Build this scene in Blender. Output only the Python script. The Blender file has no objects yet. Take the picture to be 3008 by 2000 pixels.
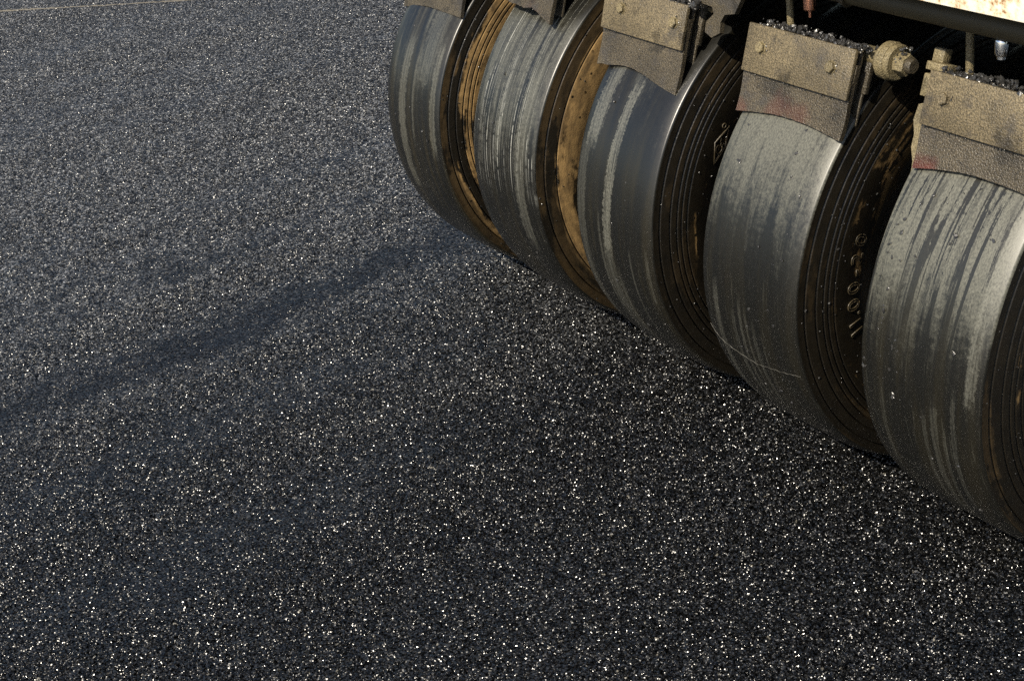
import bpy, bmesh, math, random
import numpy as np
from mathutils import Vector, Matrix

random.seed(7)
RNG = np.random.default_rng(11)
scene = bpy.context.scene
COL = scene.collection
PI = math.pi

# ------------------------------------------------------------------ numbers
PITCH = 0.47316      # wheel spacing along the axle (x)
HW = 0.14214         # half tread width
RE = 0.5199          # radius at the tread shoulder
RC = 0.5285          # radius at the crown
ZA = 0.530           # axle height
SUN_DIR = Vector((0.20, -0.68, 0.705)).normalized()


# ------------------------------------------------------------------ helpers
def tag(o, label=None, cat=None, group=None, kind=None):
    if label: o['label'] = label
    if cat: o['category'] = cat
    if group: o['group'] = group
    if kind: o['kind'] = kind
    return o


def empty(name, loc=(0, 0, 0), parent=None):
    o = bpy.data.objects.new(name, None)
    o.empty_display_size = 0.05
    COL.objects.link(o)
    o.location = loc
    if parent: o.parent = parent
    return o


def link(name, bm, mat, parent=None, loc=(0, 0, 0), smooth=False, angle=None):
    me = bpy.data.meshes.new(name)
    bmesh.ops.recalc_face_normals(bm, faces=bm.faces)
    bm.to_mesh(me); bm.free()
    for m in (mat if isinstance(mat, (list, tuple)) else [mat]):
        me.materials.append(m)
    o = bpy.data.objects.new(name, me)
    COL.objects.link(o)
    o.location = loc
    if parent: o.parent = parent
    if smooth:
        me.polygons.foreach_set('use_smooth', [True] * len(me.polygons))
        if angle is not None:
            try:
                me.set_sharp_from_angle(angle=angle)
            except Exception:
                pass
    return o


def add_box(bm, x0, x1, y0, y1, z0, z1, M=None, bevel=0.0):
    t = bmesh.new()
    bmesh.ops.create_cube(t, size=1.0)
    for v in t.verts:
        v.co = Vector(((x0 + x1) / 2 + v.co.x * (x1 - x0), (y0 + y1) / 2 + v.co.y * (y1 - y0), (z0 + z1) / 2 + v.co.z * (z1 - z0)))
    if bevel > 0:
        bmesh.ops.bevel(t, geom=list(t.edges), offset=bevel, segments=2, affect='EDGES', profile=0.5)
    merge(bm, t, M)


def merge(bm, t, M=None):
    if M is not None:
        bmesh.ops.transform(t, matrix=M, verts=t.verts)
    me = bpy.data.meshes.new('tmp')
    t.to_mesh(me); t.free()
    bm.from_mesh(me)
    bpy.data.meshes.remove(me)


def add_lathe(bm, prof, seg=48, axis='X', M=None, cap=True):
    """prof: list of (x along the axis, r)"""
    t = bmesh.new()
    rings = []
    for (x, r) in prof:
        ring = []
        for k in range(seg):
            a = 2 * PI * k / seg
            c, s = r * math.cos(a), r * math.sin(a)
            ring.append(t.verts.new((x, c, s) if axis == 'X' else (c, s, x)))
        rings.append(ring)
    for i in range(len(rings) - 1):
        for k in range(seg):
            k2 = (k + 1) % seg
            t.faces.new((rings[i][k], rings[i][k2], rings[i + 1][k2], rings[i + 1][k]))
    if cap:
        t.faces.new(rings[0][::-1]); t.faces.new(rings[-1])
    merge(bm, t, M)


def add_tube(bm, pts, r, seg=10, M=None):
    t = bmesh.new()
    P = [Vector(p) for p in pts]
    rings = []
    up = Vector((0.3, 0.2, 1)).normalized()
    for i, p in enumerate(P):
        d = (P[min(i + 1, len(P) - 1)] - P[max(i - 1, 0)]).normalized()
        a = d.cross(up)
        if a.length < 1e-3: a = d.cross(Vector((1, 0, 0)))
        a.normalize(); b = d.cross(a).normalized()
        rr = r[i] if isinstance(r, (list, tuple)) else r
        rings.append([t.verts.new(p + a * (rr * math.cos(2 * PI * k / seg)) + b * (rr * math.sin(2 * PI * k / seg))) for k in range(seg)])
    for i in range(len(rings) - 1):
        for k in range(seg):
            k2 = (k + 1) % seg
            t.faces.new((rings[i][k], rings[i][k2], rings[i + 1][k2], rings[i + 1][k]))
    t.faces.new(rings[0][::-1]); t.faces.new(rings[-1])
    merge(bm, t, M)


def rot_to(u, v, n, o):
    """matrix with columns u, v, n and origin o"""
    return Matrix(((u[0], v[0], n[0], o[0]), (u[1], v[1], n[1], o[1]), (u[2], v[2], n[2], o[2]), (0, 0, 0, 1)))


# ------------------------------------------------------------------ node helper
class NT:
    def __init__(self, name):
        self.m = bpy.data.materials.new(name)
        self.m.use_nodes = True
        self.t = self.m.node_tree
        self.b = self.t.nodes['Principled BSDF']

    def n(self, typ, **kw):
        nd = self.t.nodes.new(typ)
        for k, v in kw.items(): setattr(nd, k, v)
        return nd

    def sock(self, s, v):
        if isinstance(v, bpy.types.NodeSocket): self.t.links.new(v, s)
        elif v is not None: s.default_value = v

    def math(self, op, a, b=None, c=None, clamp=False):
        nd = self.n('ShaderNodeMath', operation=op, use_clamp=clamp)
        self.sock(nd.inputs[0], a)
        if b is not None: self.sock(nd.inputs[1], b)
        if c is not None: self.sock(nd.inputs[2], c)
        return nd.outputs[0]

    def sstep(self, v, lo, hi, a=0.0, b=1.0):
        nd = self.n('ShaderNodeMapRange', interpolation_type='SMOOTHSTEP')
        self.sock(nd.inputs['Value'], v)
        self.sock(nd.inputs['From Min'], lo); self.sock(nd.inputs['From Max'], hi)
        self.sock(nd.inputs['To Min'], a); self.sock(nd.inputs['To Max'], b)
        return nd.outputs['Result']

    def noise(self, vec, scale, detail=4.0, rough=0.55, dist=0.0):
        nd = self.n('ShaderNodeTexNoise')
        self.sock(nd.inputs['Vector'], vec)
        nd.inputs['Scale'].default_value = scale
        nd.inputs['Detail'].default_value = detail
        nd.inputs['Roughness'].default_value = rough
        nd.inputs['Distortion'].default_value = dist
        return nd.outputs['Fac']

    def voro(self, vec, scale, feature='F1', out='Distance'):
        nd = self.n('ShaderNodeTexVoronoi', feature=feature)
        self.sock(nd.inputs['Vector'], vec)
        nd.inputs['Scale'].default_value = scale
        return nd.outputs[out]

    def mix(self, f, a, b):
        nd = self.n('ShaderNodeMix', data_type='RGBA')
        self.sock(nd.inputs['Factor'], f)
        self.sock(nd.inputs['A'], a if isinstance(a, bpy.types.NodeSocket) else (*a, 1.0))
        self.sock(nd.inputs['B'], b if isinstance(b, bpy.types.NodeSocket) else (*b, 1.0))
        return nd.outputs['Result']

    def fmix(self, f, a, b):
        nd = self.n('ShaderNodeMix', data_type='FLOAT')
        self.sock(nd.inputs['Factor'], f); self.sock(nd.inputs['A'], a); self.sock(nd.inputs['B'], b)
        return nd.outputs['Result']

    def comb(self, x, y, z):
        nd = self.n('ShaderNodeCombineXYZ')
        self.sock(nd.inputs[0], x); self.sock(nd.inputs[1], y); self.sock(nd.inputs[2], z)
        return nd.outputs[0]

    def xyz(self, v):
        nd = self.n('ShaderNodeSeparateXYZ')
        self.sock(nd.inputs[0], v)
        return nd.outputs

    def pos(self):
        return self.n('ShaderNodeNewGeometry').outputs['Position']

    def obj(self):
        return self.n('ShaderNodeTexCoord').outputs['Object']

    def attr(self, name, out='Fac'):
        return self.n('ShaderNodeAttribute', attribute_name=name).outputs[out]

    def bump(self, h, strength=0.5, dist=0.001, prev=None):
        nd = self.n('ShaderNodeBump')
        nd.inputs['Strength'].default_value = strength
        nd.inputs['Distance'].default_value = dist
        self.sock(nd.inputs['Height'], h)
        if prev is not None: self.sock(nd.inputs['Normal'], prev)
        return nd.outputs['Normal']

    def out(self, color=None, rough=None, normal=None, metal=None, spec=None, coat=None, coat_r=None):
        b = self.b
        if color is not None: self.sock(b.inputs['Base Color'], color if isinstance(color, bpy.types.NodeSocket) else (*color, 1.0))
        if rough is not None: self.sock(b.inputs['Roughness'], rough)
        if normal is not None: self.sock(b.inputs['Normal'], normal)
        if metal is not None: self.sock(b.inputs['Metallic'], metal)
        if spec is not None: self.sock(b.inputs['Specular IOR Level'], spec)
        if coat is not None: self.sock(b.inputs['Coat Weight'], coat)
        if coat_r is not None: self.sock(b.inputs['Coat Roughness'], coat_r)
        return self.m


# ------------------------------------------------------------------ materials
def mat_asphalt():
    k = NT('fresh_asphalt')
    p = k.pos()
    tone = k.attr('tone')
    X = k.xyz(p)
    dry_sheen = k.math('ADD', k.math('MULTIPLY', X[0], -1.0), k.math('MULTIPLY', k.math('SUBTRACT', k.noise(k.comb(k.math('MULTIPLY', X[0], 1.6), k.math('MULTIPLY', X[1], 0.5), 0.0), 1.0, 4.0, 0.6), 0.5), 2.2))
    dry_sheen = k.sstep(k.math('ADD', dry_sheen, k.math('MULTIPLY', X[1], 0.35)), 0.5, 3.6)  # dry far side made paler: grazing sky sheen painted into the colour
    darkc = k.mix(k.sstep(tone, 0.1, 1.0), (0.0010, 0.0010, 0.0010), (0.0120, 0.0120, 0.0118))
    dry_sheenc = k.mix(k.math('POWER', tone, 2.6), (0.006, 0.0064, 0.0072), (0.315, 0.325, 0.340))
    fat = k.sstep(k.math('ADD', k.attr('open'), k.math('MULTIPLY', k.math('SUBTRACT', k.noise(p, 14.0, 4.0, 0.65), 0.5), 0.5)), 0.74, 0.36)
    base = k.mix(k.math('MULTIPLY', fat, 0.75), k.mix(dry_sheen, darkc, dry_sheenc), (0.0065, 0.0070, 0.0084))
    base = k.mix(k.sstep(tone, 0.985, 0.992), base, (0.20, 0.185, 0.15))
    gap = k.sstep(k.attr('gap'), 0.22, 0.72)
    base = k.mix(k.math('MULTIPLY', gap, 0.85), base, (0.0012, 0.0012, 0.0013))
    # broken faces of the stones: most lie nearly flat, a few lean steeply
    tight = k.sstep(k.attr('open'), 0.25, 1.0, 0.30, 1.1)

    def lean(scale, amt):
        c = k.n('ShaderNodeVectorMath', operation='SUBTRACT')
        k.sock(c.inputs[0], k.voro(p, scale, 'F1', 'Color')); c.inputs[1].default_value = (0.5, 0.5, 0.5)
        ln = k.n('ShaderNodeVectorMath', operation='LENGTH')
        k.sock(ln.inputs[0], c.outputs[0])
        f = k.math('MULTIPLY', k.math('POWER', ln.outputs['Value'], 0.9), k.math('MULTIPLY', k.math('MULTIPLY', tight, k.fmix(dry_sheen, 1.2, 1.5)), amt))
        m = k.n('ShaderNodeVectorMath', operation='SCALE')
        k.sock(m.inputs[0], c.outputs[0]); k.sock(m.inputs['Scale'], f)
        return m.outputs[0]

    def vadd(u, v):
        a = k.n('ShaderNodeVectorMath', operation='ADD')
        k.sock(a.inputs[0], u); k.sock(a.inputs[1], v)
        return a.outputs[0]
    a2 = k.n('ShaderNodeVectorMath', operation='NORMALIZE')
    k.sock(a2.inputs[0], vadd(k.n('ShaderNodeNewGeometry').outputs['Normal'], vadd(lean(410.0, 3.1), lean(180.0, 2.3))))
    gl = k.voro(p, 410.0, 'F1', 'Color')
    rough = k.fmix(k.math('POWER', k.xyz(gl)[1], k.fmix(dry_sheen, 1.3, 0.7)), 0.20, k.fmix(dry_sheen, 0.42, 0.52))
    nrm = k.bump(k.noise(p, 260.0, 3.0, 0.6), 0.15, 0.0012, a2.outputs[0])
    return k.out(base, rough, nrm, spec=k.math('MULTIPLY', k.fmix(fat, 0.95, 0.45), k.fmix(gap, 1.0, 0.12)))


def tread_mat(name, streaks, cover, drips=0.0, scratch=0.0, brown=0.5, lines=0.0, top_sheen=0.0, fade=(-10.0, 40.0), body=0.8):
    """Smooth black rubber with films of dried water and a painted-in sheen, paler upward: every wheel has its own streaks."""
    k = NT(name)
    ob = k.obj(); p = k.pos()
    X = k.xyz(ob)
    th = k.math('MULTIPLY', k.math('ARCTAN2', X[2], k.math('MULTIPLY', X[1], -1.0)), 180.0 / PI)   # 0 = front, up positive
    xw = k.xyz(p)[0]
    x = X[0]
    fine = k.noise(p, 300.0, 4.0, 0.7)
    mid = k.noise(p, 70.0, 4.0, 0.65)
    # broad dried-water streaks round the wheel, with sheen painted in above
    v1 = k.comb(k.math('MULTIPLY', xw, 46.0), k.math('MULTIPLY', th, 0.030), 0.0)
    n1 = k.noise(v1, 1.0, 5.0, 0.62, 0.4)
    v2 = k.comb(k.math('MULTIPLY', xw, 170.0), k.math('MULTIPLY', th, 0.055), 3.0)
    n2 = k.noise(v2, 1.0, 4.0, 0.6, 0.25)
    speck = k.noise(k.comb(k.math('MULTIPLY', xw, 330.0), k.math('MULTIPLY', th, 1.5), 1.0), 1.0, 3.0, 0.65)
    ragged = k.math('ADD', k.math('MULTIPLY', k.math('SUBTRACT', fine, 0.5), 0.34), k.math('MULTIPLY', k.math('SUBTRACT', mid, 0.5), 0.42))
    sheen_rise = k.sstep(k.math('ADD', th, k.math('MULTIPLY', ragged, 34.0)), fade[0], fade[1])  # paler with height: sky and sun sheen painted into the tread colour
    film_sheen = k.sstep(k.math('ADD', k.math('ADD', n1, k.math('MULTIPLY', ragged, 0.40)), k.math('MULTIPLY', sheen_rise, top_sheen)), 0.66 - 0.20 * cover, 0.98 - 0.22 * cover)
    film_sheen = k.math('MULTIPLY', k.math('MULTIPLY', film_sheen, k.sstep(speck, 0.30, 0.68, 0.42, 1.0)), k.math('MULTIPLY_ADD', sheen_rise, body, 0.05))
    film_sheen = k.math('MULTIPLY', film_sheen, k.sstep(th, 56.0, 47.0))
    if lines:
        ln = k.sstep(k.math('ADD', n2, k.math('MULTIPLY', ragged, 0.12)), 0.60, 0.66)
        ln = k.math('MULTIPLY', ln, k.math('MULTIPLY', k.sstep(th, -42.0, -10.0), k.sstep(th, 14.0, 2.0)))
        film_sheen = k.math('MAXIMUM', film_sheen, k.math('MULTIPLY', ln, lines))
    # the streaks one can point at
    strk = None
    for (xc, w, drift, lo, hi, amt) in streaks:
        c = k.math('SUBTRACT', k.math('SUBTRACT', x, xc), k.math('MULTIPLY', th, drift))
        d = k.math('ABSOLUTE', k.math('ADD', c, k.math('MULTIPLY', ragged, min(0.09, w * 3.2))))
        s = k.sstep(d, w, w * 0.72)
        s = k.math('MULTIPLY', s, k.math('MULTIPLY', k.sstep(k.math('ADD', th, k.math('MULTIPLY', ragged, 30.0)), lo - 3, lo + 3), k.sstep(k.math('ADD', th, k.math('MULTIPLY', ragged, 30.0)), min(hi, 50) + 3, min(hi, 50) - 3)))
        s = k.math('MULTIPLY', s, k.math('MULTIPLY', k.sstep(speck, 0.36, 0.60, 0.40, 1.0), k.sstep(k.math('ADD', n2, k.math('MULTIPLY', ragged, 0.5)), 0.34, 0.56, 0.30, 1.0)))
        if amt > 0:
            strk = k.math('MULTIPLY', s, amt) if strk is None else k.math('MAXIMUM', strk, k.math('MULTIPLY', s, amt))
        else:
            film_sheen = k.math('MULTIPLY', film_sheen, k.math('SUBTRACT', 1.0, k.math('MULTIPLY', s, -amt)))
    if drips:
        v3 = k.comb(k.math('ADD', k.math('MULTIPLY', xw, 62.0), k.math('MULTIPLY', th, -0.012)), k.math('MULTIPLY', th, 0.022), 9.0)
        n3 = k.math('ADD', k.noise(v3, 1.0, 4.0, 0.65, 0.7), k.math('MULTIPLY', ragged, 0.45))
        dr = k.math('MULTIPLY', k.sstep(n3, 0.53, 0.575), k.sstep(th, 2.0, 16.0))
        film_sheen = k.math('MULTIPLY', film_sheen, k.math('SUBTRACT', 1.0, k.math('MULTIPLY', dr, drips)))
    rub = k.mix(k.sstep(k.noise(v1, 0.6, 3.0), 0.42, 0.66, 0.0, brown), (0.0050, 0.0050, 0.0042), (0.0150, 0.0125, 0.0066))
    col = k.mix(strk, k.mix(film_sheen, rub, (0.116, 0.114, 0.090)), (0.155, 0.153, 0.127))
    rough = k.fmix(film_sheen, k.fmix(mid, 0.26, 0.40), 0.50)
    h = k.math('ADD', k.math('MULTIPLY', fine, 0.5), k.math('ADD', k.math('MULTIPLY', k.noise(p, 900.0, 2.0), 0.5), k.math('MULTIPLY', n2, 0.25)))
    nrm = k.bump(h, 0.35, 0.0006)
    spec = 1.0
    if scratch:
        v4 = k.comb(k.math('MULTIPLY', xw, 95.0), k.math('MULTIPLY', th, 0.006), 5.0)
        sc = k.sstep(k.math('ABSOLUTE', k.math('SUBTRACT', k.noise(v4, 1.0, 1.0), 0.5)), 0.010, 0.003)
        sc = k.math('MULTIPLY', sc, k.math('MULTIPLY', k.sstep(th, -6.0, 18.0), k.sstep(mid, 0.36, 0.5)))
        col = k.mix(k.math('MULTIPLY', sc, scratch), col, (0.42, 0.42, 0.38))
    return k.out(col, rough, nrm, spec=0.65)


def side_mat(name, tan_amt, rd, keep):
    """Side of a tyre: dried tan dust with black oily stains, more of either from wheel to wheel."""
    k = NT(name)
    p = k.pos(); ob = k.obj()
    X = k.xyz(ob)
    th = k.math('ARCTAN2', X[2], k.math('MULTIPLY', X[1], -1.0))
    r = k.math('SQRT', k.math('ADD', k.math('MULTIPLY', X[1], X[1]), k.math('MULTIPLY', X[2], X[2])))
    v = k.comb(k.math('MULTIPLY', th, 0.55), k.math('MULTIPLY', r, 6.0), k.xyz(p)[0])
    n = k.noise(v, 3.2, 5.0, 0.55, 0.3)
    n_sp = k.noise(p, 46.0, 4.0, 0.6)
    f = k.sstep(k.math('ADD', n, k.math('MULTIPLY', k.math('SUBTRACT', n_sp, 0.5), 0.16)), 0.66 - 0.34 * tan_amt, 0.74 - 0.34 * tan_amt)
    rw = k.math('ADD', r, k.math('MULTIPLY', k.math('SUBTRACT', k.noise(v, 5.0, 3.0), 0.5), 0.05))
    f = k.math('MULTIPLY', f, k.sstep(rw, rd + 0.006, rd - 0.006, keep, 1.0))
    spots = k.sstep(k.voro(p, 42.0), 0.13, 0.20)
    big = k.sstep(k.noise(p, 17.0, 1.0), 0.52, 0.60)
    f = k.math('MULTIPLY', f, k.math('MAXIMUM', spots, k.math('SUBTRACT', 1.0, big)))
    dust = k.mix(k.sstep(k.math('ADD', k.math('MULTIPLY', k.noise(v, 7.0, 3.0), 0.65), k.math('MULTIPLY', n_sp, 0.35)), 0.33, 0.66), (0.068, 0.042, 0.016), (0.275, 0.172, 0.066))
    dust = k.mix(k.sstep(k.noise(p, 150.0, 3.0), 0.5, 0.75, 0.0, 0.4), dust, (0.14, 0.10, 0.045))
    dark = k.mix(k.noise(p, 30.0, 3.0), (0.003, 0.0028, 0.0023), (0.014, 0.0108, 0.0064))
    col = k.mix(f, dark, dust)
    rough = k.fmix(f, k.fmix(n_sp, 0.30, 0.5), 0.8)
    h = k.math('ADD', k.noise(p, 240.0, 4.0, 0.65), k.math('MULTIPLY', k.noise(p, 60.0, 2.0), 1.2))
    return k.out(col, rough, k.bump(h, 0.5, 0.0012), spec=0.35)


def dusty_steel(name, a, b, grime=0.35, red=None, bumpd=0.0016, gloss=0.55):
    k = NT(name)
    p = k.pos()
    n = k.noise(p, 18.0, 5.0, 0.6)
    g = k.noise(p, 330.0, 4.0, 0.7)
    g2 = k.voro(p, 300.0)
    col = k.mix(k.sstep(g, 0.34, 0.68), a, b)
    pit = k.sstep(k.math('ADD', g2, k.math('MULTIPLY', k.math('SUBTRACT', k.noise(p, 120.0, 2.0), 0.5), 0.7)), 0.20, 0.06)
    col = k.mix(k.math('MULTIPLY', pit, 0.65), col, (0.035, 0.028, 0.018))
    lo = k.noise(p, 7.5, 3.0, 0.6)
    col = k.mix(k.sstep(lo, 0.35, 0.68, 0.0, 0.45), col, tuple(v * 0.45 for v in a))
    col = k.mix(k.sstep(n, 0.50, 0.72, 0.0, grime), col, (0.035, 0.031, 0.027))
    wet = k.sstep(k.noise(p, 13.0, 3.0, 0.55), 0.56, 0.66)
    col = k.mix(k.math('MULTIPLY', wet, 0.5), col, tuple(v * 0.3 for v in a))
    if red:
        for (rx, ry, rz, rr, amt) in red:
            nd = k.n('ShaderNodeVectorMath', operation='DISTANCE')
            k.sock(nd.inputs[0], p); nd.inputs[1].default_value = (rx, ry, rz)
            d = k.math('ADD', nd.outputs['Value'], k.math('MULTIPLY', k.math('SUBTRACT', n, 0.5), 0.09))
            col = k.mix(k.sstep(d, rr, rr * 0.1, 0.0, amt), col, (0.10, 0.016, 0.011))
    sp = k.sstep(k.noise(p, 430.0, 2.0, 0.6), 0.56, 0.68)
    rough = k.fmix(sp, k.fmix(wet, gloss, 0.34), 0.22)
    h = k.math('ADD', g, k.math('MULTIPLY', g2, 0.9))
    return k.out(col, rough, k.bump(h, 0.75, bumpd), spec=0.5)


def mat_simple(name, c, rough, metal=0.0, var=0.3, scale=60.0, bumpd=0.0006, spec=0.5):
    k = NT(name)
    p = k.pos()
    n = k.noise(p, scale, 4.0, 0.6)
    col = k.mix(n, tuple(v * (1 - var) for v in c), tuple(min(1.0, v * (1 + var)) for v in c))
    return k.out(col, k.fmix(n, rough * 0.8, min(1.0, rough * 1.25)), k.bump(n, 0.5, bumpd), metal=metal, spec=spec)


def mat_beam():
    k = NT('rusty_white_paint')
    p = k.pos()
    X = k.xyz(p)
    n = k.noise(p, 26.0, 6.0, 0.7, 0.3)
    n2 = k.noise(p, 90.0, 5.0, 0.7)
    v = k.comb(k.math('MULTIPLY', X[0], 30.0), k.math('MULTIPLY', X[2], 9.0), 1.0)
    runs = k.noise(v, 1.0, 4.0, 0.6)
    s = k.math('ADD', k.math('MULTIPLY', n, 0.5), k.math('ADD', k.math('MULTIPLY', n2, 0.3), k.math('MULTIPLY', runs, 0.22)))
    f = k.sstep(s, 0.525, 0.60)
    halo = k.sstep(s, 0.46, 0.56)
    col = k.mix(k.math('MULTIPLY', halo, 0.55), (0.80, 0.77, 0.68), (0.72, 0.47, 0.16))
    col = k.mix(f, col, (0.22, 0.085, 0.020))
    return k.out(col, k.fmix(f, 0.45, 0.85), k.bump(k.math('MULTIPLY', s, -1.0), 0.4, 0.001))


def mat_crumb():
    k = NT('bitumen_crumb')
    p = k.pos()
    n = k.noise(p, 200.0, 3.0)
    return k.out(k.mix(n, (0.010, 0.010, 0.011), (0.05, 0.048, 0.045)), k.fmix(n, 0.14, 0.34), k.bump(k.noise(p, 500.0, 2.0), 0.5, 0.001), spec=0.7)


M_ASPHALT = mat_asphalt()
M_PLATE = dusty_steel('dusty_scraper_steel', (0.046, 0.037, 0.021), (0.215, 0.170, 0.098), 0.75)
M_RUBBER = dusty_steel('dusty_rubber_sheet', (0.022, 0.018, 0.0115), (0.120, 0.097, 0.062), 0.85,
                       red=[(-0.51, -0.385, 0.910, 0.05, 0.25), (-0.445, -0.385, 0.912, 0.04, 0.25), (-0.61, -0.388, 0.895, 0.04, 0.3),
                            (-0.115, -0.388, 0.885, 0.045, 0.65), (-1.42, -0.372, 0.945, 0.05, 0.25)], gloss=0.36)
M_GREASE = dusty_steel('greasy_bracket_steel', (0.030, 0.025, 0.017), (0.085, 0.068, 0.040), 0.8, gloss=0.5)
M_TAN = dusty_steel('tan_dust_steel', (0.09, 0.072, 0.036), (0.27, 0.22, 0.122), 0.5)
M_DARK = mat_simple('dark_underframe', (0.006, 0.006, 0.0055), 0.9, spec=0.15)
M_PIPE = mat_simple('brown_pipe', (0.050, 0.040, 0.020), 0.6)
M_COPPER = mat_simple('copper_brass', (0.62, 0.30, 0.20), 0.22, metal=1.0, var=0.15)
M_CHROME = mat_simple('worn_chrome', (0.75, 0.76, 0.78), 0.12, metal=1.0, var=0.1)
M_BEAM = mat_beam()
M_CRUMB = mat_crumb()
M_BODY = mat_simple('dark_body_paint', (0.020, 0.019, 0.017), 0.45)
M_RIM = mat_simple('rim_steel', (0.03, 0.027, 0.02), 0.55)
M_STRAND = mat_simple('pale_fibre', (0.10, 0.095, 0.08), 0.4)
M_LETTER = dusty_steel('letter_rubber', (0.035, 0.028, 0.016), (0.095, 0.074, 0.042), 0.2, bumpd=0.0004, gloss=0.4)
M_SEAM = mat_simple('pale_seam_grit', (0.11, 0.10, 0.082), 0.8, scale=160.0, var=0.8)

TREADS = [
    tread_mat('tread_rubber_dripped', [(-0.060, 0.018, 0.0006, -60, 18, -0.8), (0.124, 0.012, 0.0, 2, 60, 0.42), (-0.085, 0.006, 0.0004, -30, -4, 0.16), (0.02, 0.006, 0.0003, -34, -6, 0.2), (0.045, 0.009, 0.0003, -38, -2, 0.22), (0.068, 0.005, 0.0003, -40, -8, 0.2), (0.09, 0.006, 0.0002, -30, 2, 0.2)], 0.50, drips=0.9, brown=0.5, lines=0.15, top_sheen=0.36, fade=(-4.0, 34.0), body=1.0),
    tread_mat('tread_rubber_lower_streaks', [(-0.098, 0.0095, 0.0002, -48, 2, 0.26), (-0.045, 0.006, 0.0, -44, -3, 0.20), (-0.022, 0.005, 0.0001, -46, 0, 0.20), (-0.004, 0.0035, 0.0, -40, -2, 0.18), (0.018, 0.006, 0.0001, -44, -5, 0.20), (0.042, 0.003, 0.0, -34, -8, 0.16)], 0.38, brown=0.35, lines=0.12, top_sheen=0.40, fade=(2.0, 44.0), body=0.95),
    tread_mat('tread_rubber_two_streaks', [(-0.014, 0.017, 0.0003, -4, 42, 0.68), (-0.020, 0.021, 0.0001, -34, -2, 0.26), (-0.103, 0.026, 0.0002, 24, 45, 0.60), (-0.120, 0.022, 0.0, -30, 24, 0.24), (0.012, 0.007, 0.0003, -42, -10, 0.28), (-0.045, 0.005, 0.0, -38, 6, 0.22), (0.068, 0.004, 0.0, -38, -2, 0.22), (0.128, 0.005, 0.0, -14, 0, 0.30)], 0.30, brown=0.6, lines=0.10, top_sheen=0.16, fade=(6.0, 60.0), body=0.45),
    tread_mat('tread_rubber_scratched', [(-0.02, 0.012, 0.0003, 8, 40, 0.25), (0.085, 0.022, 0.0002, -16, 34, 0.36)], 0.55, brown=0.4, scratch=0.7, lines=0.12, top_sheen=0.24, fade=(-10.0, 34.0), body=0.60),
    tread_mat('tread_rubber_oily', [(-0.050, 0.021, 0.0004, -16, 32, 0.42), (0.055, 0.045, 0.0003, 22, 60, 0.34), (0.118, 0.013, 0.0, 0, 34, 0.42), (0.012, 0.006, 0.0002, 2, 30, 0.3)], 0.32, drips=0.6, brown=1.0, top_sheen=0.16, fade=(-6.0, 44.0), body=0.60),
]
SIDES = [side_mat('sidewall_dark_patchy', 0.32, 0.455, 0.10), side_mat('sidewall_dark', 0.34, 0.415, 0.06), side_mat('sidewall_black', 0.36, 0.405, 0.05), side_mat('sidewall_tan', 0.80, 0.460, 0.12), side_mat('sidewall_dusty', 0.58, 0.484, 0.16)]


# ------------------------------------------------------------------ the asphalt
def worley(px, py, s, seed, want_edge=True):
    """nearest jittered-grid stone: distance to the second minus first, offset from the stone's middle, stone number"""
    ix = np.floor(px / s).astype(np.int64); iy = np.floor(py / s).astype(np.int64)

    def rnd(a, b, c):
        h = (a * 374761393 + b * 668265263 + c * 2147483647 + seed * 974634777) & 0xFFFFFFFF
        h = ((h ^ (h >> 13)) * 1274126177) & 0xFFFFFFFF
        h = ((h ^ (h >> 16)) * 2246822519) & 0xFFFFFFFF
        return ((h ^ (h >> 15)) & 0xFFFFFF).astype(np.float32) / float(0x1000000)
    f1 = np.full(px.shape, 1e9, np.float32); f2 = f1.copy()
    ox = np.zeros(px.shape, np.float32); oy = ox.copy()
    cx = np.zeros(px.shape, np.int64); cy = cx.copy()
    for di in (-1, 0, 1):
        for dj in (-1, 0, 1):
            a = ix + di; b = iy + dj
            qx = (px - (a + 0.08 + 0.84 * rnd(a, b, 1)) * s).astype(np.float32)
            qy = (py - (b + 0.08 + 0.84 * rnd(a, b, 2)) * s).astype(np.float32)
            ang = rnd(a, b, 6) * 6.283
            c_, s_ = np.cos(ang), np.sin(ang)
            el = 0.72 + 0.5 * rnd(a, b, 7)
            u = (qx * c_ + qy * s_) * el; v = (-qx * s_ + qy * c_) / el
            d = np.sqrt(u * u + v * v) - rnd(a, b, 3) * s * 0.28
            closer = d < f1
            f2 = np.where(closer, f1, np.minimum(f2, d))
            f1 = np.where(closer, d, f1)
            ox = np.where(closer, qx, ox); oy = np.where(closer, qy, oy)
            cx = np.where(closer, a, cx); cy = np.where(closer, b, cy)
    return f2 - f1, ox, oy, rnd(cx, cy, 11), rnd(cx, cy, 12), rnd(cx, cy, 13), rnd(cx, cy, 14)


def vnoise(x, y, seed):
    """soft value noise"""
    r = np.random.default_rng(seed).random((256, 256)).astype(np.float32)
    ix = np.floor(x).astype(np.int64); iy = np.floor(y).astype(np.int64)
    fx = x - ix; fy = y - iy
    fx = fx * fx * (3 - 2 * fx); fy = fy * fy * (3 - 2 * fy)
    g = lambda a, b: r[a & 255, b & 255]
    return (g(ix, iy) * (1 - fx) + g(ix + 1, iy) * fx) * (1 - fy) + (g(ix, iy + 1) * (1 - fx) + g(ix + 1, iy + 1) * fx) * fy


def smooth(v, lo, hi):
    t = np.clip((v - lo) / (hi - lo), 0, 1)
    return t * t * (3 - 2 * t)


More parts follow.
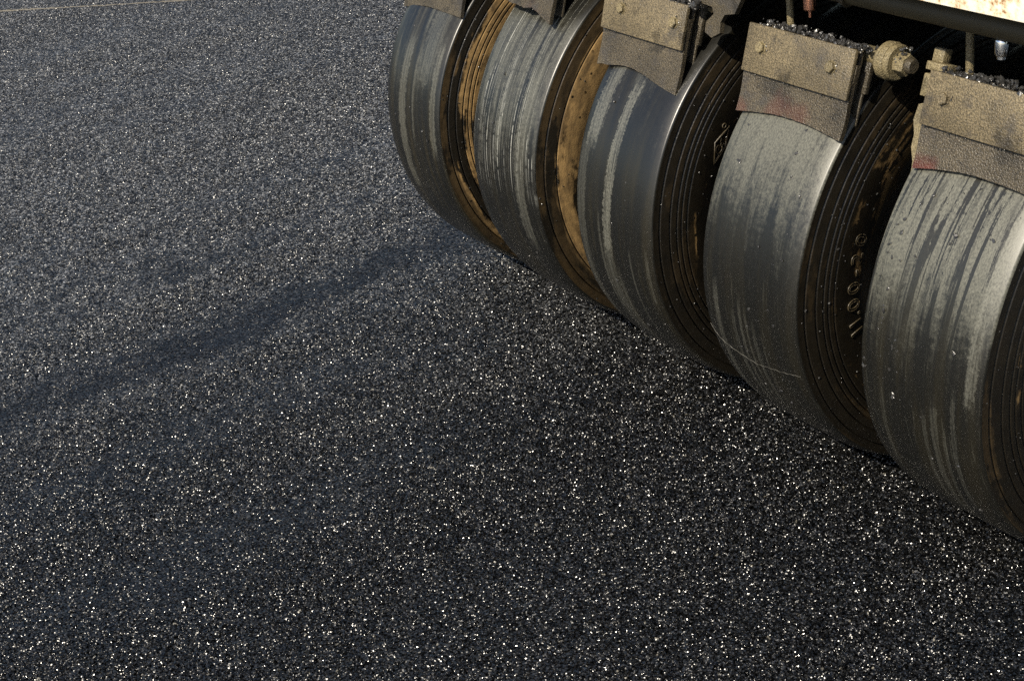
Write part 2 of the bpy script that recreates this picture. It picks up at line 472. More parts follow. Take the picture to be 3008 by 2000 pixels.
def relief(x, y):
    """how open the texture of the mat is: tighter along the edges of the rolled tracks"""
    w = (vnoise(x * 1.3 + 5, y * 1.1, 3) - 0.5) * 0.16
    edge = lambda c, wd: np.exp(-(((x + w * 0.15 - c) / wd) ** 2))
    a = 1.0 + 0.40 * (vnoise(x * 2.6, y * 0.55, 4) - 0.5) + 0.60 * (vnoise(x * 5.0, y * 1.8, 5) - 0.5) + 0.35 * (vnoise(x * 22.0, y * 12.0, 8) - 0.5)
    a -= 0.60 * edge(-2.27, 0.16) * (0.70 + 0.6 * vnoise(x * 3, y * 1.5, 6))
    a -= 0.46 * edge(-2.78, 0.10) * smooth(y, -1.75, -1.0) + 0.46 * edge(-1.80, 0.15) * vnoise(x * 3, y * 1.6, 9) + 0.34 * edge(-1.33, 0.12) * vnoise(x * 3, y * 1.6, 10)
    a -= 0.35 * edge(-2.02, 0.05) * vnoise(x * 3, y * 2.0, 7)
    a -= 0.24 * edge(-3.27, 0.10) * (0.4 + vnoise(x * 2, y * 1.2, 12)) + 0.2 * edge(-4.6, 0.3)
    return np.clip(a, 0.25, 1.4)


def ground_patch(x0, x1, y0, y1, step):
    nx = int(round((x1 - x0) / step)) + 1; ny = int(round((y1 - y0) / step)) + 1
    gx, gy = np.meshgrid(np.linspace(x0, x1, nx, dtype=np.float64), np.linspace(y0, y1, ny, dtype=np.float64))
    px = gx.ravel(); py = gy.ravel()
    e, ox, oy, r1, r2, r3, tone = worley(px, py, 0.0092, 1)
    amp = relief(px, py).astype(np.float32)
    dome = smooth(e, 0.0, 0.0042)
    big = r3 * 0.0010 + (r1 - 0.5) * 0.9 * ox + (r2 - 0.5) * 0.9 * oy - (1 - dome) * 0.0040
    e2, ox2, oy2, q1, q2, q3, tone2 = worley(px, py, 0.0046, 2)
    small = -0.0016 + q3 * 0.0009 + (q1 - 0.5) * 1.7 * ox2 + (q2 - 0.5) * 1.7 * oy2 - (1 - smooth(e2, 0.0, 0.0022)) * 0.0018
    h = np.maximum(big, small)
    tone = np.where(big >= small, tone, tone2 * 0.95)
    wave = (vnoise(px * 1.7, py * 0.8, 21) - 0.5) * 0.006 + (vnoise(px * 9, py * 5, 22) - 0.5) * 0.0022
    lane = 0.006 * smooth(px + (vnoise(px * 1.3 + 5, py * 1.1, 3) - 0.5) * 0.11, -2.16, -2.36)
    if step > 0.01: h = h * 0.2 - 0.001
    z = h * amp + wave + lane - 0.004
    co = np.stack([px, py, z], 1).astype(np.float32)
    i = np.arange(nx * ny, dtype=np.int32).reshape(ny, nx)
    q = np.stack([i[:-1, :-1], i[:-1, 1:], i[1:, 1:], i[1:, :-1]], -1).reshape(-1, 4)
    gap = np.full(px.shape, 0.35) if step > 0.01 else np.where(big >= small, 1 - dome, 0.55 * (1 - smooth(e2, 0.0, 0.0022)) + 0.35)
    return co, q, np.stack([tone, amp, gap], 1).astype(np.float32)


def build_ground():
    FX0, FX1, FY0, FY1 = -3.0, 0.9, -2.6, 0.3
    GX0, GX1, GY0, GY1 = -7.7, -3.0, -2.0, 1.7
    OX0, OX1, OY0, OY1 = -12.0, 3.0, -5.0, 6.0
    parts = [ground_patch(FX0, FX1, FY0, FY1, 0.0026), ground_patch(GX0, GX1, GY0, GY1, 0.0032),
             ground_patch(OX0, GX0, OY0, OY1, 0.016), ground_patch(FX1, OX1, OY0, OY1, 0.016),
             ground_patch(GX0, GX1, OY0, GY0, 0.014), ground_patch(GX0, GX1, GY1, OY1, 0.014),
             ground_patch(FX0, FX1, OY0, FY0, 0.014), ground_patch(FX0, FX1, FY1, OY1, 0.016)]
    # the rest of the site, out to the horizon
    B = 400.0
    xs = [-B, OX0, OX1, B]; ys = [-B, OY0, OY1, B]
    co, q = [], []
    for a in range(3):
        for b in range(3):
            if a == 1 and b == 1: continue
            n = len(co)
            co += [(xs[a], ys[b], -0.006), (xs[a + 1], ys[b], -0.006), (xs[a + 1], ys[b + 1], -0.006), (xs[a], ys[b + 1], -0.006)]
            q.append((n, n + 1, n + 2, n + 3))
    parts.append((np.array(co, np.float32), np.array(q, np.int32), np.full((len(co), 3), 0.5, np.float32)))
    off = 0; C, Q, T = [], [], []
    for c, f, t in parts:
        C.append(c); Q.append(f + off); T.append(t); off += len(c)
    C = np.concatenate(C); Q = np.concatenate(Q); T = np.concatenate(T)
    me = bpy.data.meshes.new('asphalt_road')
    me.vertices.add(len(C)); me.vertices.foreach_set('co', C.ravel())
    me.loops.add(Q.size); me.loops.foreach_set('vertex_index', Q.ravel())
    me.polygons.add(len(Q))
    me.polygons.foreach_set('loop_start', np.arange(0, Q.size, 4, dtype=np.int32))
    me.update(calc_edges=True)
    at = me.attributes.new('tone', 'FLOAT', 'POINT'); at.data.foreach_set('value', np.ascontiguousarray(T[:, 0]))
    at = me.attributes.new('gap', 'FLOAT', 'POINT'); at.data.foreach_set('value', np.ascontiguousarray(T[:, 2]))
    at = me.attributes.new('open', 'FLOAT', 'POINT'); at.data.foreach_set('value', np.ascontiguousarray(T[:, 1]))
    me.materials.append(M_ASPHALT)
    o = bpy.data.objects.new('asphalt_road', me)
    COL.objects.link(o)
    return tag(o, 'fresh black asphalt surface, coarse and glittering', 'road', kind='structure')


build_ground()

# a pale seam where the new mat meets the next lane
bm = bmesh.new()
A0, A1 = Vector((-7.6, -1.03, 0)), Vector((-5.2, 0.98, 0))
d = (A1 - A0).normalized(); nrm = Vector((-d.y, d.x, 0)); prev = None
for i in range(161):
    t = i / 160
    c = A0.lerp(A1, t) + nrm * (0.012 * math.sin(t * 9) + random.uniform(-0.004, 0.004))
    w = 0.008 * (1.0 - 0.75 * max(0, t - 0.35)) * random.uniform(0.6, 1.25)
    hgt = 0.006 + random.uniform(0, 0.004)
    row = [bm.verts.new((c - nrm * w).to_tuple()[:2] + (-0.012,)), bm.verts.new(c.to_tuple()[:2] + (hgt,)), bm.verts.new((c + nrm * w).to_tuple()[:2] + (-0.012,))]
    if prev:
        for j in range(2): bm.faces.new((prev[j], prev[j + 1], row[j + 1], row[j]))
    prev = row
o = link('road_seam', bm, M_SEAM)
tag(o, 'thin pale seam running across the asphalt at the far corner', 'seam', kind='structure')

# ------------------------------------------------------------------ the roller
roller = empty('road_roller', (0, 0, 0))
tag(roller, 'pneumatic road roller with a row of smooth black tyres under a rusty white beam', 'road roller')


def side_x(r):
    return 0.1461 + 0.0150 * math.sin(PI * min(1, max(0, (0.512 - r) / 0.205))) ** 1.25 - 0.03 * max(0.0, (0.345 - r) / 0.08) ** 1.6


def tyre_profile(grooves):
    P = []
    n = 30
    for i in range(n + 1):                                     # tread, crowned, from the far to the near shoulder
        x = -HW * math.cos(PI * i / n)
        P.append((x, RC - (RC - RE) * (abs(x) / HW) ** 6.0))
    side = [(HW + 0.0018, RE - 0.0009), (HW + 0.0032, RE - 0.0026), (HW + 0.0041, RE - 0.0052), (HW + 0.0042, RE - 0.0085)]
    base = side_x
    rs = [0.507]
    for g in grooves:
        rs += [g + 0.0036, g + 0.0022, g + 0.0011, g - 0.0011, g - 0.0022, g - 0.0036]
    r = min([0.507] + [g - 0.0036 for g in grooves]) - 0.008
    while r > 0.285:
        rs.append(r); r -= 0.009
    rs.append(0.275)
    gset = set()
    for g in grooves: gset |= {round(g + 0.0011, 5), round(g - 0.0011, 5)}
    for r in rs:
        side.append((base(r) - (0.0055 if round(r, 5) in gset else 0.0), r))
    full = [(-x, r) for x, r in side[::-1]] + P + side
    nt0 = len(side)
    return full, nt0 - 3, nt0 + len(P) + 2


def build_tyre(grooves, mats, parent, seed):
    prof, t0, t1 = tyre_profile(grooves)
    seg = 360
    rr = np.random.default_rng(seed)
    ph = rr.random(6) * 6.28
    bm = bmesh.new()
    rings = []
    for k in range(seg):
        a = 2 * PI * k / seg
        wob = 0.0009 * math.sin(3 * a + ph[0]) + 0.0006 * math.sin(7 * a + ph[1])
        ring = []
        for (x, r) in prof:
            rad = r + wob * (1 if r > 0.5 else 0.4)
            low = math.exp(-(((a - 1.5 * PI) / 0.30) ** 2))
            zz = max(rad * math.sin(a), -(ZA - 0.006) + 0.0005)
            ring.append(bm.verts.new((x * (1 + 0.035 * low) + 0.0008 * math.sin(5 * a + ph[2]), rad * math.cos(a), zz)))
        rings.append(ring)
    for k in range(seg):
        A, B = rings[k], rings[(k + 1) % seg]
        for i in range(len(prof) - 1):
            f = bm.faces.new((A[i], A[i + 1], B[i + 1], B[i]))
            f.material_index = 0 if t0 <= i < t1 else 1
            f.smooth = True
    return link('tyre', bm, mats, parent)


def ring_pts(cr, ca, pts, x):
    """points given as (along the circle, outward) metres round a middle at radius cr and angle ca on the near sidewall"""
    out = []
    for (s, u) in pts:
        r = cr + u; a = math.radians(ca) + s / cr
        out.append((side_x(r) + x, -r * math.cos(a), r * math.sin(a)))
    return out


def glyph(ch, size):
    """outline curves of one character, as point lists"""
    cu = bpy.data.curves.new('glyph', 'FONT')
    cu.body = ch; cu.size = size; cu.align_x = 'CENTER'; cu.shear = 0.08
    cu.fill_mode = 'NONE' if hasattr(cu, 'fill_mode') else cu.fill_mode
    cu.resolution_u = 5
    ob = bpy.data.objects.new('glyph', cu); COL.objects.link(ob)
    dg = bpy.context.evaluated_depsgraph_get()
    me = bpy.data.meshes.new_from_object(ob.evaluated_get(dg))
    loops = []
    nb = {}
    for e in me.edges:
        if sum(1 for p_ in me.polygons if e.key in p_.edge_keys) <= 1:
            nb.setdefault(e.vertices[0], []).append(e.vertices[1]); nb.setdefault(e.vertices[1], []).append(e.vertices[0])
    seen = set()
    for s in list(nb):
        if s in seen: continue
        lp, c = [], s
        while c is not None and c not in seen:
            seen.add(c); lp.append(me.vertices[c].co.to_2d())
            c = next((q for q in nb[c] if q not in seen), None)
        if len(lp) > 2: loops.append(lp + [lp[0]])
    COL.objects.unlink(ob); bpy.data.objects.remove(ob); bpy.data.curves.remove(cu); bpy.data.meshes.remove(me)
    return loops


def lettering(parent):
    bm = bmesh.new()
    for ch, ang in (('1', -11.6), ('1', -8.0), ('.', -4.9), ('0', -0.9), ('0', 5.2), ('-', 10.4), ('2', 15.2), ('0', 21.6)):
        for lp in glyph(ch, 0.054):
            add_tube(bm, ring_pts(0.351, ang, [(v.x, v.y) for v in lp], 0.0005), 0.0012, 6)
    return link('raised_lettering', bm, M_LETTER, parent, smooth=True)


def diamond(parent):
    bm = bmesh.new()
    c = (0.3705, 34.6)
    rh = lambda s: [(-0.046 * s, 0), (0, 0.021 * s), (0.046 * s, 0), (0, -0.021 * s), (-0.046 * s, 0)]
    add_tube(bm, ring_pts(*c, rh(1.0), 0.0005), 0.0014, 6)
    add_tube(bm, ring_pts(*c, rh(0.86), 0.0005), 0.0009, 6)
    arc = [(-0.010 + 0.0105 * math.cos(a), 0.000 + 0.0105 * math.sin(a)) for a in np.linspace(0.7, 5.6, 18)]
    add_tube(bm, ring_pts(*c, arc, 0.0005), 0.0011, 6)
    arc = [(0.003 + 0.004 * math.cos(a), -0.004 + 0.004 * math.sin(a)) for a in np.linspace(0.7, 5.6, 12)]
    add_tube(bm, ring_pts(*c, arc, 0.0005), 0.0008, 6)
    add_tube(bm, ring_pts(*c, [(0.004, 0.004), (0.015, 0.0065)], 0.0005), 0.0009, 6)
    arc = [(0.0055 * math.cos(a), 0.0055 * math.sin(a)) for a in np.linspace(0, 6.28, 18)]
    add_tube(bm, ring_pts(0.386, 41.0, arc, 0.0005), 0.0012, 6)
    return link('raised_emblem', bm, M_LETTER, parent, smooth=True)


GR4 = [0.4975, 0.4715, 0.4535, 0.4415, 0.4265]
GROOVES = [GR4[:5], GR4[:5], GR4[:5], [0.4915, 0.4585], [0.4915, 0.4690, 0.4480, 0.4320, 0.4195]]
for i in range(5):
    bm = bmesh.new()
    add_lathe(bm, [(-0.10, 0.06), (-0.10, 0.20), (-0.125, 0.262), (-0.128, 0.285), (-0.112, 0.283), (0.112, 0.283), (0.128, 0.285), (0.125, 0.262), (0.06, 0.22), (0.06, 0.11), (0.10, 0.105), (0.10, 0.0001)], 64, cap=False)
    w = link('wheel', bm, M_RIM, roller, (-PITCH * i, 0, ZA - 0.006), smooth=True, angle=0.6)
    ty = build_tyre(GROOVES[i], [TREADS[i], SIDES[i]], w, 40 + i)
    tag(ty, ['smooth tyre with dark drips down a pale tread', 'smooth tyre with raised lettering on its dark side', 'smooth blue-grey tyre with a wide pale streak',
             'scratched grey tyre with a golden brown side', 'smooth tyre with five ribs on its brown side'][i])
    if i == 1: lettering(w)
    if i == 2: diamond(w)

# ---- scrapers: a steel plate bolted over a rubber sheet, leaning on each tyre
VV = Vector((0, -0.328, -0.945)).normalized()
NN = Vector((0, -0.945, 0.328)).normalized()
UU = Vector((1, 0, 0))


def frame(o): return rot_to(UU, VV, NN, o)


# (left, right, lift along the plate, bolts)
FLAPS = [(-0.136, 0.166, 0.0, (-0.092, 0.105)), (-0.150, 0.152, 0.0, (-0.102, 0.098)), (-0.171, 0.124, 0.0, (-0.102, 0.088)),
         (-0.214, 0.086, -0.037, (-0.15, 0.03)), (-0.158, 0.148, 0.004, (-0.1, 0.1))]
ARCS = [[(0, .183), (.18, .171), (.36, .163), (.5, .161), (.68, .162), (.85, .165), (1, .171)],
        [(0, .1855), (.19, .176), (.36, .169), (.53, .167), (.69, .1685), (.88, .174), (1, .179)],
        [(0, .187), (.05, .1815), (.14, .181), (.29, .172), (.45, .171), (.62, .1775), (.8, .1895), (1, .198)],
        [(0, .1545), (.26, .1430), (.30, .1395), (.42, .1455), (.46, .1440), (.60, .1475), (.66, .1450), (.72, .1415), (.86, .1545), (1, .170)],
        [(0, .205), (.21, .189), (.44, .1815), (.72, .182), (1, .184)]]
for i, (ul, ur, lift, bolts) in enumerate(FLAPS):
    org = Vector((-PITCH * i, -0.328, 1.062)) + VV * lift
    Mx = frame(org)
    bm = bmesh.new()
    add_box(bm, ul, ur, 0.0, 0.099, 0.0, 0.0095, Mx, 0.0016)
    sp = link('scraper_plate', bm, M_PLATE, roller, smooth=True, angle=0.5)
    # rubber sheet with its cut or torn lower edge
    bm = bmesh.new()
    ax = [a[0] for a in ARCS[i]]; av = [a[1] for a in ARCS[i]]
    N = 60; rows = 8
    u = np.linspace(0, 1, N)
    bot = np.interp(u, ax, av) - lift * 0
    kern = np.array([1, 2, 3, 2, 1.]) / 9
    bs = np.convolve(np.pad(bot, 2, mode='edge'), kern, 'valid')
    bot = bs if i != 3 else bot * 0.6 + bs * 0.4
    bot = bot + RNG.normal(0, 0.00035 if i != 3 else 0.0009, N)
    th = 0.0105
    fr, bk = [], []
    for r in range(rows + 1):
        t = r / rows
        fr.append([]); bk.append([])
        for kx in range(N):
            v = 0.03 + (bot[kx] - 0.03) * t
            lean = 0.006 * max(0, (t - 0.45)) ** 2 + 0.0012 * math.sin(7 * u[kx] + i) * t
            x = ul + (ur - ul) * u[kx] + (0.0015 * math.sin(9 * t + i))
            fr[-1].append(bm.verts.new(Mx @ Vector((x, v, -0.0012 + lean))))
            bk[-1].append(bm.verts.new(Mx @ Vector((x, v, -0.0012 - th + lean))))
    for r in range(rows):
        for kx in range(N - 1):
            bm.faces.new((fr[r][kx], fr[r][kx + 1], fr[r + 1][kx + 1], fr[r + 1][kx]))
            bm.faces.new((bk[r][kx], bk[r + 1][kx], bk[r + 1][kx + 1], bk[r][kx + 1]))
        for a in (0, N - 1):
            bm.faces.new((fr[r][a], fr[r + 1][a], bk[r + 1][a], bk[r][a]))
    for r in (0, rows):
        for kx in range(N - 1):
            bm.faces.new((fr[r][kx], fr[r][kx + 1], bk[r][kx + 1], bk[r][kx]))
    fl = link('rubber_flap', bm, M_RUBBER, sp, smooth=True, angle=0.6)
    if i == 3: tag(fl, 'rubber flap with a torn lower edge')
    # backing plate and side cheek behind it
    bm = bmesh.new()
    add_box(bm, ul + 0.006, ur - 0.004, 0.004, 0.112, -0.020, -0.0135, Mx, 0.001)
    add_box(bm, ul + 0.02, ur + 0.004, -0.002, 0.085, -0.047, -0.036, Mx, 0.0012)
    add_box(bm, ul + 0.02, ur - 0.004, 0.082, 0.150, -0.044, -0.038, Mx, 0.001)
    add_box(bm, ur - 0.030, ur - 0.020, 0.012, 0.105, -0.11, -0.048, Mx, 0.001)
    add_box(bm, ul + 0.030, ul + 0.040, 0.012, 0.105, -0.11, -0.048, Mx, 0.001)
    link('backing_plate', bm, M_GREASE, sp, smooth=True, angle=0.5)
    for bu in bolts:
        bm = bmesh.new()
        add_lathe(bm, [(0.0, 0.0135), (0.0015, 0.0135)], 20, 'Z', Mx @ Matrix.Translation((bu, 0.044, 0.0094)))
        add_lathe(bm, [(0.0, 0.0118), (0.0066, 0.0118), (0.0082, 0.0102)], 6, 'Z', Mx @ Matrix.Translation((bu, 0.044, 0.0105)) @ Matrix.Rotation(0.3 + bu * 9, 4, 'Z'))
        link('bolt', bm, M_TAN if i != 0 else M_PLATE, sp)

# ---- the pivot between the fourth and fifth scrapers: flanged hub, washer, hex nut, stud
PC = Vector((-0.285, -0.283, 1.034))


def X_at(dx): return Matrix.Translation(PC + Vector((dx, 0, 0)))


bm = bmesh.new()
add_lathe(bm, [(-0.06, 0.019), (-0.020, 0.019), (-0.018, 0.030), (-0.010, 0.0365), (0.006, 0.0375), (0.009, 0.0350), (0.0095, 0.0335), (0.0135, 0.0335), (0.014, 0.0350), (0.020, 0.0350), (0.022, 0.0325), (0.022, 0.010)], 40, 'X', X_at(0))
hub = link('pivot_hub', bm, M_TAN, roller, smooth=True, angle=0.5)
bm = bmesh.new()
add_lathe(bm, [(0.0, 0.0215), (0.0, 0.0222), (0.021, 0.0222), (0.0235, 0.0200)], 6, 'X', X_at(0.0225) @ Matrix.Rotation(math.radians(15), 4, 'X'))
link('hex_nut', bm, M_TAN, hub)
bm = bmesh.new()
add_lathe(bm, [(0.0, 0.0150), (0.010, 0.0150), (0.013, 0.0130)], 24, 'X', X_at(0.046))
link('stud', bm, M_GREASE, hub, smooth=True, angle=0.5)
# lug, ledge and long cheek plate on the left of the nearest scraper
bm = bmesh.new()
Mn = frame(Vector((0, -0.328, 1.062)))
add_box(bm, -0.162, -0.138, 0.010, 0.052, -0.030, -0.006, Mn, 0.0025)
add_box(bm, -0.190, -0.140, -0.008, 0.008, -0.070, -0.040, Mn, 0.002)
add_box(bm, -0.186, -0.160, -0.034, -0.008, -0.070, -0.048, Mn, 0.002)
lug = link('pivot_lug', bm, M_TAN, roller, smooth=True, angle=0.5)
bm = bmesh.new()
prof = [(-0.158, 0.066), (-0.150, 0.060), (-0.136, 0.052), (-0.136, 0.196), (-0.150, 0.205), (-0.152, 0.176), (-0.163, 0.150), (-0.163, 0.125), (-0.172, 0.100), (-0.168, 0.070)]
fv = [bm.verts.new(Mn @ Vector((a, b, -0.018))) for a, b in prof]; bv = [bm.verts.new(Mn @ Vector((a, b, -0.028))) for a, b in prof]
bm.faces.new(fv); bm.faces.new(bv[::-1])
for j in range(len(prof)):
    j2 = (j + 1) % len(prof); bm.faces.new((fv[j], bv[j], bv[j2], fv[j2]))
link('cheek_plate', bm, M_TAN, roller)
# hooked bracket with two caked nuts between the third and fourth scrapers
bm = bmesh.new()
Mh = frame(Vector((-2 * PITCH, -0.300, 1.060)))
prof = [(0.115, -0.085), (0.255, -0.050), (0.235, 0.005), (0.205, 0.012), (0.196, 0.030), (0.200, 0.052), (0.176, 0.066), (0.152, 0.058), (0.150, 0.036), (0.170, 0.016), (0.160, 0.002), (0.118, 0.0)]
fv = [bm.verts.new(Mh @ Vector((a, b, 0.0))) for a, b in prof]; bv = [bm.verts.new(Mh @ Vector((a, b, -0.012))) for a, b in prof]
bm.faces.new(fv); bm.faces.new(bv[::-1])
for j in range(len(prof)):
    j2 = (j + 1) % len(prof); bm.faces.new((fv[j], bv[j], bv[j2], fv[j2]))
hk = link('hook_bracket', bm, M_GREASE, roller)
for (du, dv, rad) in ((0.135, -0.055, 0.017), (0.185, -0.052, 0.0155)):
    bm = bmesh.new()
    add_lathe(bm, [(0.0, rad * 1.5), (0.006, rad * 1.5), (0.006, rad), (0.020, rad), (0.020, rad * 0.6), (0.028, rad * 0.6)], 12, 'Z', Mh @ Matrix.Translation((du, dv, 0.0005)))
    link('caked_nut', bm, M_TAN, hk)
# short cross rod seen between the second and third scrapers
bm = bmesh.new()
add_tube(bm, [(-1.30, -0.285, 1.075), (-1.06, -0.285, 1.075)], 0.016, 14)
link('cross_rod', bm, M_PIPE, roller, smooth=True)

# ---- spray bar, clamps, nozzles, posts
bm = bmesh.new()
add_tube(bm, [(-2.25, -0.300, 1.160), (0.32, -0.300, 1.160)], 0.0235, 24)
bar = link('spray_bar', bm, M_PIPE, roller, smooth=True, angle=0.6)
for i in range(5):
    bm = bmesh.new()
    cx = -0.375 - PITCH * (i - 0)
    add_lathe(bm, [(-0.013, 0.0236), (-0.013, 0.0275), (0.013, 0.0275), (0.013, 0.0236)], 30, 'X', Matrix.Translation((cx, -0.300, 1.160)) @ Matrix.Rotation(0.35, 4, 'Y'))
    link('pipe_clamp', bm, M_PIPE if i else M_GREASE, bar, smooth=True, angle=0.4)
for i in range(5):
    nx = -PITCH * i - 0.009
    bm = bmesh.new()
    T = Matrix.Translation((nx, -0.300, 0))
    if i == 1:
        add_lathe(bm, [(1.138, 0.006), (1.136, 0.0125), (1.124, 0.0135), (1.108, 0.0135), (1.105, 0.0110), (1.104, 0.0042), (1.090, 0.0038)][::-1], 20, 'Z', T)
    else:
        add_lathe(bm, [(1.142, 0.005), (1.138, 0.0105), (1.134, 0.0125), (1.112, 0.0125), (1.107, 0.0105), (1.106, 0.0085), (1.101, 0.0085)][::-1], 20, 'Z', T)
    nz = link('spray_nozzle', bm, M_COPPER if i == 1 else M_CHROME, bar, smooth=True, angle=0.5)
    tag(nz, 'copper coloured nozzle' if i == 1 else 'chrome nozzle')
for i in range(5):
    bm = bmesh.new()
    px = -PITCH * i - 0.122
    add_tube(bm, [(px, -0.250, 1.000), (px, -0.250, 1.250)], 0.0078, 12)
    link('hanger_rod', bm, M_TAN, roller, smooth=True, angle=0.6)

# ---- beam and frame above
YB, ZB = -0.42, 1.2265
bm = bmesh.new()
add_box(bm, -2.40, 0.62, YB, YB + 0.012, ZB, ZB + 0.34, None, 0.002)
beam = link('front_beam', bm, M_BEAM, roller, smooth=True, angle=0.5)
bm = bmesh.new()
add_box(bm, -2.40, 0.62, YB + 0.0125, YB + 0.06, ZB + 0.004, ZB + 0.016)
add_box(bm, -2.40, 0.62, YB + 0.060, 2.7, ZB + 0.026, ZB + 0.060)
add_box(bm, -2.30, 0.45, -0.075, -0.055, 1.075, ZB + 0.0255)
for i in range(5):
    add_box(bm, -PITCH * i - 0.095, -PITCH * i - 0.055, -0.12, -0.0755, 1.08, ZB + 0.0255)
    add_box(bm, -PITCH * i + 0.12, -PITCH * i + 0.15, -0.10, -0.0755, 1.10, ZB + 0.0255)
link('underframe', bm, M_DARK, roller)
bm = bmesh.new()
add_tube(bm, [(-2.10, 0, ZA), (0.10, 0, ZA)], 0.055, 24)
link('axle', bm, M_DARK, roller, smooth=True, angle=0.6)
bm = bmesh.new()
add_box(bm, -2.20, 0.42, -0.18, 2.6, ZB + 0.0605, 2.15, None, 0.05)
link('body_shell', bm, M_BODY, roller, smooth=True, angle=0.6)

# ------------------------------------------------------------------ crumbs of asphalt
CR_V, CR_F = [], []
ICO_V = None


def ico():
    t = bmesh.new(); bmesh.ops.create_icosphere(t, subdivisions=1, radius=1.0)
    v = np.array([p.co[:] for p in t.verts]); f = np.array([[q.index for q in p.verts] for p in t.faces]); t.free()
    return v, f


ICO_V, ICO_F = ico()


def crumb(c, s, flat=1.0, n=None):
    v = ICO_V * (1 + RNG.normal(0, 0.22, (len(ICO_V), 1))) * s * RNG.uniform(0.65, 1.25, 3)
    q = np.linalg.qr(RNG.normal(size=(3, 3)))[0]
    v = v @ q
    if n is not None and flat < 1:
        n = np.array(n); v = v - np.outer(v @ n, n) * (1 - flat)
    off = sum(len(a) for a in CR_V)
    CR_V.append(v + np.array(c)); CR_F.append(ICO_F + off)


for i, (ul, ur, lift, _b) in enumerate(FLAPS):               # on the top edges of the scrapers
    Mx = frame(Vector((-PITCH * i, -0.328, 1.062)) + VV * lift)
    for _ in range(520):
        t = RNG.random() ** (0.75 if i in (1, 2) else 0.9)
        u = ul + 0.012 + (ur - ul) * t
        hh = 0.004 + 0.013 * (0.35 + 0.65 * math.sin(PI * min(1, t * 0.62 + 0.18)) * (0.6 + 0.4 * math.sin(t * 19 + i)))
        nrel = RNG.uniform(-0.036, 0.005)
        up = RNG.random() ** 1.4 * hh * (1.0 if nrel < 0 else 0.45)
        p = Mx @ Vector((u, -up + 0.002, nrel))
        crumb(p, RNG.choice([0.0012, 0.0022, 0.0036, 0.0062], p=[.4, .33, .2, .07]) * RNG.uniform(0.8, 1.25))
for i, (ul, ur, lift, bolts) in enumerate(FLAPS):            # tar caked round the bolts and along the plate edges
    Mx = frame(Vector((-PITCH * i, -0.328, 1.062)) + VV * lift)
    for bu in bolts:
        for _ in range(6):
            a = RNG.uniform(-0.4, 1.4); rr_ = RNG.uniform(0.011, 0.019)
            crumb(Mx @ Vector((bu + rr_ * math.cos(a), 0.044 - rr_ * math.sin(a), 0.0100)), RNG.uniform(0.0010, 0.0024))
    for _ in range(46):
        u = RNG.uniform(ul, ur)
        crumb(Mx @ Vector((u, 0.0995 + RNG.uniform(-0.001, 0.003), 0.004 + RNG.uniform(-0.003, 0.003))), RNG.uniform(0.0008, 0.0021))
    for _ in range(14):
        crumb(Mx @ Vector((RNG.uniform(ul + 0.01, ur - 0.01), RNG.uniform(0.005, 0.15), 0.0098)), RNG.uniform(0.0006, 0.0016))
for _ in range(26):                                          # on the pivot
    a = RNG.uniform(0.15, 1.9)
    rr_ = 0.030 + RNG.uniform(0, 0.006)
    crumb(PC + Vector((RNG.uniform(0.018, 0.044), -math.cos(a + 0.5) * rr_ * 0.75, math.sin(a) * rr_ * 0.85)), RNG.uniform(0.0015, 0.0035))
for i, n in ((0, 95), (1, 60), (2, 26), (3, 22), (4, 18)):      # flung on to the treads
    for _ in range(n):
        a = math.radians(RNG.uniform(-40, 44)); x = RNG.uniform(-0.13, 0.13)
        if i == 1 and RNG.random() < 0.6: x = RNG.uniform(0.02, 0.125)
        if i == 0 and RNG.random() < 0.5: x = RNG.uniform(-0.135, -0.03); a = math.radians(RNG.uniform(-5, 40))
        r = RC - (RC - RE) * (abs(x) / HW) ** 6.0 + 0.0004
        nn = (0, -math.cos(a), math.sin(a))
        for _k in range(1 if RNG.random() < 0.75 else 4):
            crumb((-PITCH * i + x + RNG.normal(0, 0.003), -r * math.cos(a) + RNG.normal(0, 0.0015), ZA - 0.006 + r * math.sin(a) + RNG.normal(0, 0.0015)), RNG.choice([0.0013, 0.0019, 0.0030, 0.0042], p=[.35, .3, .22, .13]), 0.5, nn)
for i, n in ((0, 80), (1, 90), (2, 80), (3, 26), (4, 40)):    # and on to the sidewalls
    for _ in range(n):
        a = math.radians(RNG.uniform(-55, 60)); r = RNG.uniform(0.34, 0.512)
        xx = side_x(r)
        crumb((-PITCH * i + xx + 0.0004, -r * math.cos(a), ZA - 0.006 + r * math.sin(a)), RNG.choice([0.0011, 0.0016, 0.0024, 0.0034], p=[.4, .35, .2, .05]), 0.8, (1, 0, 0))
V = np.concatenate(CR_V); F = np.concatenate(CR_F)
me = bpy.data.meshes.new('asphalt_crumbs')
me.from_pydata(V.tolist(), [], F.tolist())
me.materials.append(M_CRUMB)
o = bpy.data.objects.new('asphalt_crumbs', me); COL.objects.link(o)
tag(o, 'black glossy crumbs of asphalt caught on the scrapers and tyres', 'crumbs', kind='stuff')

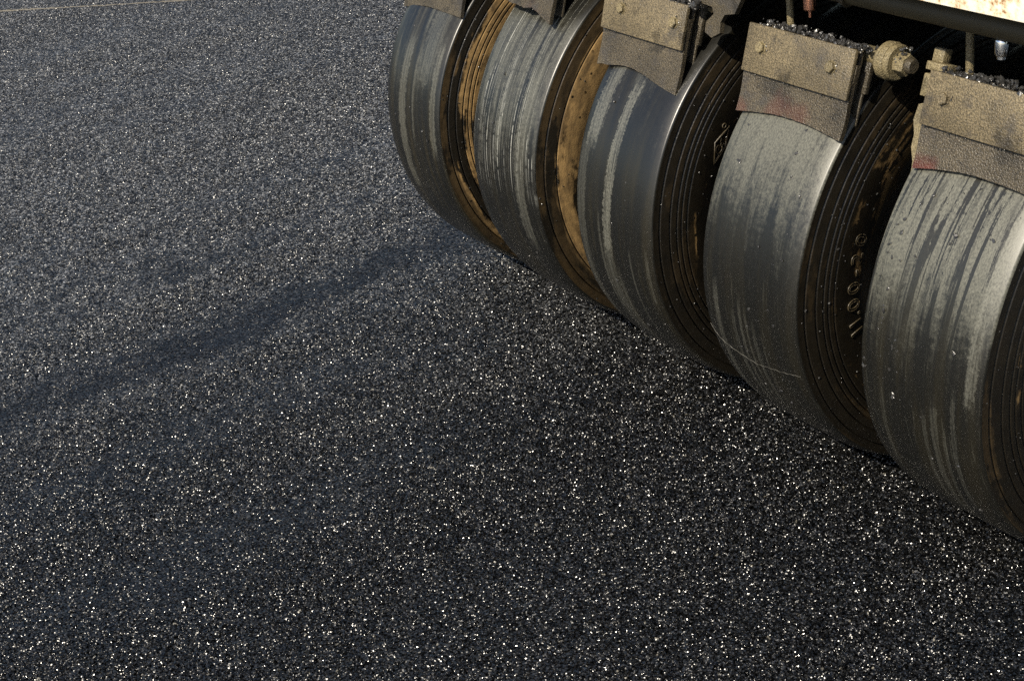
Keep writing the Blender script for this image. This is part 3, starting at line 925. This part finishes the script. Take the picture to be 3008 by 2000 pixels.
# ------------------------------------------------------------------ the pale strand across a tread
bm = bmesh.new()
keys = [(-0.146, -11.5, 0), (-0.1312, -12.78, 0), (-0.1075, -14.42, 0), (-0.0727, -15.48, 0), (-0.0327, -16.25, 0), (0.0029, -16.72, 0), (0.0432, -15.69, 0), (0.0913, -14.69, 0), (0.1196, -14.06, 0), (0.1395, -14.0, 0)]
pts = []
for j in range(len(keys) - 1):
    for s in range(10):
        t = s / 10
        x = keys[j][0] * (1 - t) + keys[j + 1][0] * t; a = math.radians(keys[j][1] * (1 - t) + keys[j + 1][1] * t + 0.12 * math.sin(j * 10 + s))
        r = RC - (RC - RE) * min(1.0, abs(x) / HW) ** 6.0 + 0.0016
        pts.append((-PITCH + x, -r * math.cos(a), ZA - 0.006 + r * math.sin(a)))
add_tube(bm, pts, [0.00022 + 0.00030 * abs(math.sin(q * 0.37)) for q in range(len(pts))], 6)
o = link('loose_strand', bm, M_STRAND, smooth=True)
tag(o, 'thin pale strand stuck across the lower front of a smooth tyre', 'strand')

# ------------------------------------------------------------------ sky, sun, camera
world = bpy.data.worlds.new('World'); scene.world = world
world.use_nodes = True
nt = world.node_tree
sky = nt.nodes.new('ShaderNodeTexSky')
sky.sky_type = 'NISHITA'
sky.sun_disc = False
sky.dust_density = 1.5
sky.air_density = 1.0
sky.sun_elevation = math.asin(SUN_DIR.z)
sky.sun_rotation = math.atan2(SUN_DIR.x, SUN_DIR.y)
nt.links.new(sky.outputs[0], nt.nodes['Background'].inputs['Color'])
nt.nodes['Background'].inputs['Strength'].default_value = 0.09

sl = bpy.data.lights.new('sun', 'SUN')
sl.energy = 4.6
sl.angle = math.radians(0.5)
sl.color = (1.0, 0.91, 0.75)
so = bpy.data.objects.new('sun', sl); COL.objects.link(so)
so.rotation_euler = (-SUN_DIR).to_track_quat('-Z', 'Y').to_euler()
so.location = (3, -8, 8)

cam = bpy.data.cameras.new('camera')
cam.sensor_width = 36.0
cam.lens = 50.485
cam.clip_start = 0.05
cam.clip_end = 2000
co = bpy.data.objects.new('camera', cam); COL.objects.link(co)
co.location = (1.59877, -2.24886, 2.04496)
co.rotation_euler = (1.04687543, 0.14437269, 0.98194422)
scene.camera = co

scene.view_settings.view_transform = 'Standard'
scene.view_settings.look = 'None'
scene.view_settings.exposure = 0.70
scene.view_settings.gamma = 1.0
scene.cycles.max_bounces = 6
scene.cycles.use_denoising = False
scene.cycles.sample_clamp_indirect = 2.5
scene.cycles.caustics_reflective = False
